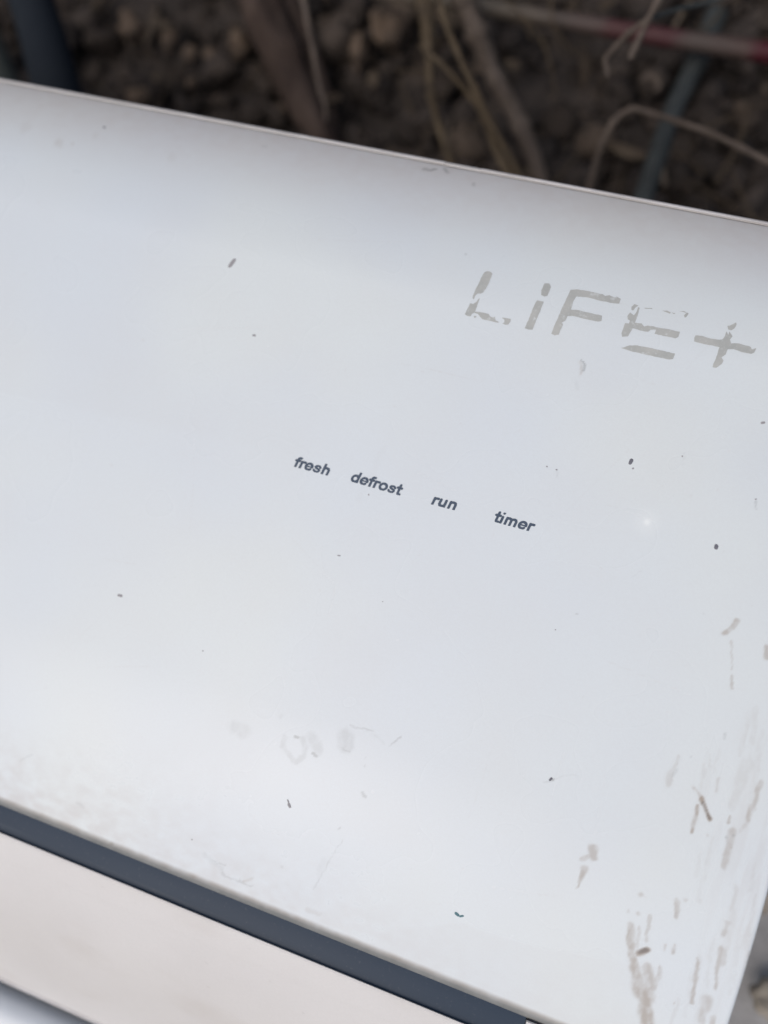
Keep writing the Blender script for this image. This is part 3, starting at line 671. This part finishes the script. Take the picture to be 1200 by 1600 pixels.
XS = flat(829, 1589)[0]
strip_prof = [R(.1160, dE + .0049), R(.1160, dE + .0032), R(.1175, dE + .0029), R(.1215, dE + .0025), R(.1250, dE + .0024), R(.1263, dE + .0023), R(.1263, dE + .0049)]
part('trim_strip', extrude_profile(strip_prof, XL + .04, XS), M_strip)['label'] = 'dark navy strip in the groove under the front panel'
blk = [R(.1186, dE + .0051), R(.1186, dE + .0016), R(.1191, dE + .0011), R(.1258, dE + .0009), R(.1261, dE + .0014), R(.1261, dE + .0051)]
part('groove_end_block', extrude_profile(blk, XS + .0002, XR - .0014), M_body)
for nm_, va0 in (('lower_lip', .1706),):
    p0 = lower[-1]
    lip = [R(va0 - .0005, p0[1] - .0001), R(va0 - .0002, p0[1] - .0006), R(va0 + .0003, p0[1] - .0006), R(va0 + .0007, p0[1] + .0001), R(va0 + .0006, p0[1] + .0030), R(va0 - .0004, p0[1] + .0030)]
    part(nm_, extrude_profile(lip, XL + .002, XR - .0018, 60), M_rim)
rim = [R(-.13335, dT + .0006), R(-.1336, dT + .00005), R(-.1340, dT - .0001), R(-.1344, dT + .0003), R(-.1345, dT + .0020), R(-.1334, dT + .0020)]
CH0, CH1 = flat(679, 256)[0], flat(738, 267)[0]
part('top_rim', extrude_profile(rim, XL + .002, CH0, 60), M_rim)
part('top_rim', extrude_profile(rim, CH1, XR - .002, 60), M_rim)
chip = [R(-.13335, dT + .0008), R(-.1337, dT + .0011), R(-.1340, dT + .0017), R(-.1341, dT + .0021), R(-.1334, dT + .0021)]
part('top_rim', extrude_profile(chip, CH0 + .0001, CH1 - .0001, 60), M_rim)['label'] = 'chipped stretch of the top rim'
# louver blade: convex, starts deep under the lip and comes forward
bl = []
for s in np.linspace(0, 1, 12):
    bl.append((.168 + .0165 * s, .062 - .016 * math.sin(s * math.pi / 2) ** .7))
lb = [R(*p) for p in bl]; lb += [(y, z - .003) for y, z in lb[::-1]]
part('louver', extrude_profile(lb, XL + .03, XR - .04), M_louver)
el = [R(.1851, .050), R(.1856, .047), R(.1900, .048), R(.1960, .056), R(.1960, .075), R(.1851, .075)]
part('outlet_edge', extrude_profile(el, XL + .002, XR - .003), M_body)

def build_slab():
    rnd = random.Random(4); bm = bmesh.new(); n = 26
    top = []; bot = []
    for k in range(n):
        a_ = 2 * math.pi * k / n
        x = .255 + .145 * math.copysign(abs(math.cos(a_)) ** .5, math.cos(a_)) + rnd.uniform(-.006, .006)
        y = -.13 + .24 * math.copysign(abs(math.sin(a_)) ** .5, math.sin(a_)) + rnd.uniform(-.006, .006)
        top.append(bm.verts.new((x, y, .062 + rnd.uniform(-.002, .002)))); bot.append(bm.verts.new((x + rnd.uniform(-.004, .004), y, .004)))
    for k in range(n): bm.faces.new((top[k], bot[k], bot[(k + 1) % n], top[(k + 1) % n]))
    bm.faces.new(top); bm.faces.new(bot[::-1]); bmesh.ops.recalc_face_normals(bm, faces=bm.faces)
    bmesh.ops.bevel(bm, geom=[e_ for e_ in bm.edges if len(e_.link_faces) == 2 and abs(e_.verts[0].co.z - .062) < .004 and abs(e_.verts[1].co.z - .062) < .004], offset=.003, segments=2, affect='EDGES')
    me = bpy.data.meshes.new('m'); bm.to_mesh(me); bm.free()
    return tag(link('concrete_slab', me, mat('dusty grey concrete', (.24, .235, .23), .95, .2, var=(.40, .39, .38), scale=22, bump=.7, bscale=120)),
               'broken dusty grey concrete slab lying beside the right end of the unit', 'slab')
build_slab()

# ------------------------------------------------------------------ things behind the unit
def px_tube(name, pts, z, w, material, label, cat, seed=0, rough=.12, group=None, seg=12, parent=None):
    """pts in photo pixels with heights; w widths in photo pixels"""
    P = []; Rr = []
    for i, (x, y) in enumerate(pts):
        zi = z[i] if isinstance(z, (list, tuple)) else z
        wi = w[i] if isinstance(w, (list, tuple)) else w
        P.append(ground_pt(x, y, zi)); Rr.append(wi / F * (H + D - zi) / 2)
    base = P[0].copy(); P = [p - base for p in P]
    o = link(name, tube(P, Rr, seg, seed, rough * 1.4, 6, knots=material in (M_twig, M_reed)), material, parent); 
    if parent is None: o.location = base; tag(o, label, cat, group)
    else: o.location = base - parent.location
    return o

px_tube('metal_post', [(-10, -190), (22, -60), (52, 10), (88, 135), (130, 300)], [.16, .13, .12, .10, .06], [76, 78, 82, 88, 80], M_navy, 'thick dark navy post standing behind the top left corner of the unit', 'post', 1, .0, seg=24)
px_tube('metal_pipe', [(-70, -120), (-38, 20), (0, 115), (60, 240)], [.10, .08, .06, .03], [70, 60, 60, 60], M_green, 'grey green pipe left of the dark navy post', 'pipe', 2, .0, seg=24)
px_tube('wooden_branch', [(380, -120), (405, -10), (440, 90), (480, 170), (530, 260)], [.05, .045, .035, .03, .02], [70, 74, 66, 56, 44], M_bark, 'broad reddish brown branch lying left of the pale thin twig', 'branch', 3, .22, seg=18)
px_tube('wooden_branch', [(470, -120), (450, -10), (478, 70), (505, 150), (530, 260)], [.04, .035, .025, .02, .015], [44, 46, 40, 30, 24], M_bark, 'reddish brown branch lying right beneath the pale thin twig', 'branch', 4, .22, seg=18)
px_tube('twig', [(462, -60), (473, -5), (485, 55), (490, 80), (500, 140), (508, 160), (510, 190)], [.10, .10, .10, .10, .09, .09, .085], [11, 12, 11, 9, 8, 7, 6], M_twig, 'long thin pale grey twig hanging over the reddish bark', 'twig', 5, .15)
px_tube('wooden_branch', [(700, -90), (725, -5), (745, 50), (776, 125), (812, 195), (850, 290)], [.10, .08, .07, .055, .04, .02], [32, 34, 34, 30, 26, 20], M_twig, 'thick grey brown stem rising behind the golden stalks', 'branch', 6, .18, seg=16)
px_tube('dry_stalk', [(670, -80), (690, 15), (712, 75), (742, 140), (768, 195), (812, 275), (840, 330)], [.12, .12, .11, .11, .10, .09, .08], [10, 12, 11, 10, 11, 10, 9], M_reed, 'long golden dry stalk crossing down to the panel edge', 'stalk', 7, .12, 'dry stalks')
px_tube('dry_stalk', [(655, 70), (688, 98), (735, 150), (757, 185), (775, 235), (796, 275), (815, 320)], [.11, .11, .10, .10, .09, .09, .08], [6, 8, 9, 10, 13, 14, 12], M_reed, 'short dry stalk joining the golden one from the left', 'stalk', 8, .15, 'dry stalks')
px_tube('dry_stalk', [(650, -60), (664, 10), (670, 80), (674, 150), (688, 205), (706, 258), (720, 300)], [.09, .09, .08, .08, .07, .07, .06], [30, 28, 16, 12, 12, 12, 12], M_reed, 'upright brown stalk with a broad golden top', 'stalk', 9, .2, 'dry stalks')
rod = px_tube('striped_rod', [(560, -22), (740, 8), (900, 35), (1050, 60), (1200, 82), (1330, 100)], .055, [26, 27, 27, 29, 31, 31], M_rod, 'faded red and white striped rod lying across the soil', 'rod', 10, .0, seg=20)
fk = empty('forked_twig', ground_pt(1015, 30, .13)); tag(fk, 'pale grey forked twig hanging over the striped rod', 'twig')
px_tube('stem', [(1040, -60), (1030, -5), (1014, 28), (1002, 55), (993, 72), (985, 92)], [.14, .14, .135, .13, .13, .13], [13, 12, 9, 9, 10, 9], M_twig, None, None, 11, .12, parent=fk)
px_tube('side_twig', [(1013, 30), (985, 50), (962, 72), (946, 92), (948, 105), (949, 120)], [.134, .13, .125, .12, .12, .12], [8, 9, 7, 6, 6, 4], M_twig, None, None, 12, .15, parent=fk)
px_tube('side_twig', [(1018, 26), (1030, 24), (1060, 14), (1110, 2), (1160, -20)], [.135, .13, .125, .12, .12], [9, 8, 7, 8, 7], M_greystick, None, None, 13, .12, parent=fk)
px_tube('bent_twig', [(900, 380), (922, 290), (938, 232), (958, 192), (985, 170), (1015, 176), (1060, 190), (1110, 208), (1160, 232), (1230, 268)], [.03, .06, .075, .085, .09, .09, .09, .09, .09, .09], [9, 10, 10, 9, 7, 8, 9, 8, 9, 9], M_twig, 'thin dry stem bent over in an arch above the grey stick', 'stem', 14, .16)
px_tube('stick', [(1120, 20), (1094, 85), (1060, 155), (1036, 220), (1006, 310), (985, 400)], [.03, .035, .045, .055, .065, .07], [34, 34, 30, 30, 32, 34], M_greystick, 'thick straight grey green stick leaning towards the unit', 'stick', 15, .08, seg=16)
px_tube('curled_leaf', [(1002, 125), (1014, 118), (1026, 124), (1030, 136), (1022, 142)], .04, [6, 9, 9, 7, 4], M_twig, 'small curled dry leaf on the soil above the arched stem', 'leaf', 16, .2)
rnd = random.Random(77)
for k, (x0, y0, x1, y1, bend) in enumerate([(780, -10, 870, 150, 20), (860, -10, 905, 90, -15), (1130, 10, 1085, 60, 10), (1065, 10, 1068, 45, 5), (620, 110, 700, 125, 8), (830, 60, 800, 20, 6)]):
    mx, my = (x0 + x1) / 2 + bend, (y0 + y1) / 2 - bend * .5
    px_tube('grass_blade', [(x0, y0), (mx, my), (x1, y1)], [.07, .06, .045], [3.5, 3.5, 2.5], M_reed,
            ['long dry grass blade hanging below the striped rod', 'short dry grass blade crossing the pale end of the rod', 'dry grass blade right of the forked twig',
             'tiny dry grass blade beneath the forked twig', 'faint dry grass blade left of the golden stalks', 'dry grass blade beside the thick grey brown stem'][k], 'grass', 20 + k, .1, 'dry grass blades', seg=6)

STN = [(205, 42, 24, (1, 1.1, .7), 'round tan stone, leftmost of the pale stones'), (375, 70, 21, (1, 1, .8), 'round tan stone between the navy post and the branch'),
       (296, 84, 13, (1, 1, .8), 'small stone, left one of the close pair'), (331, 86, 14, (1, 1, .8), 'small stone, right one of the close pair'),
       (216, 148, 17, (1.2, .8, .7), 'flat grey brown stone close to the panel edge'), (298, 130, 9, (1, 1, .8), 'tiny tan stone below the close pair'),
       (610, 42, 42, (.8, 1.1, .6), 'large brown stone left of the golden stalks'), (560, 78, 22, (.7, 1.3, .6), 'tan oblong stone between the thin twig and the large brown stone'),
       (265, 60, 15, (.8, 1.3, .7), 'dull stone between the two round tan stones')]
for k, (x, y, r, sq, lb_) in enumerate(STN):
    z = .022; c = ground_pt(x, y, z); bm = bmesh.new()
    pebble(bm, Vector((0, 0, 0)), r / F * (H + D - z), random.Random(100 + k), sq, sub=3)
    me = bpy.data.meshes.new('m'); bm.to_mesh(me); bm.free()
    for p in me.polygons: p.use_smooth = True
    o = link('stone', me, M_stone); o.location = c; tag(o, lb_, 'stone', 'pale stones in the soil')
for k, (x, y, r, lb_) in enumerate([(1196, 1400, 20, 'pale stone on the concrete slab, upper one'), (1203, 1560, 24, 'pale stone on the concrete slab, lower one')]):
    z = .074; bm = bmesh.new(); pebble(bm, Vector((0, 0, 0)), r / F * (H + D - z), random.Random(300 + k), sub=3)
    me = bpy.data.meshes.new('m'); bm.to_mesh(me); bm.free()
    for p in me.polygons: p.use_smooth = True
    o = link('stone', me, mat('pale rubble stone', (.38, .34, .28), .9, .2, var=(.25, .22, .19), scale=50, bump=.6)); o.location = ground_pt(x, y, z); tag(o, lb_, 'stone', 'pale stones on the slab')
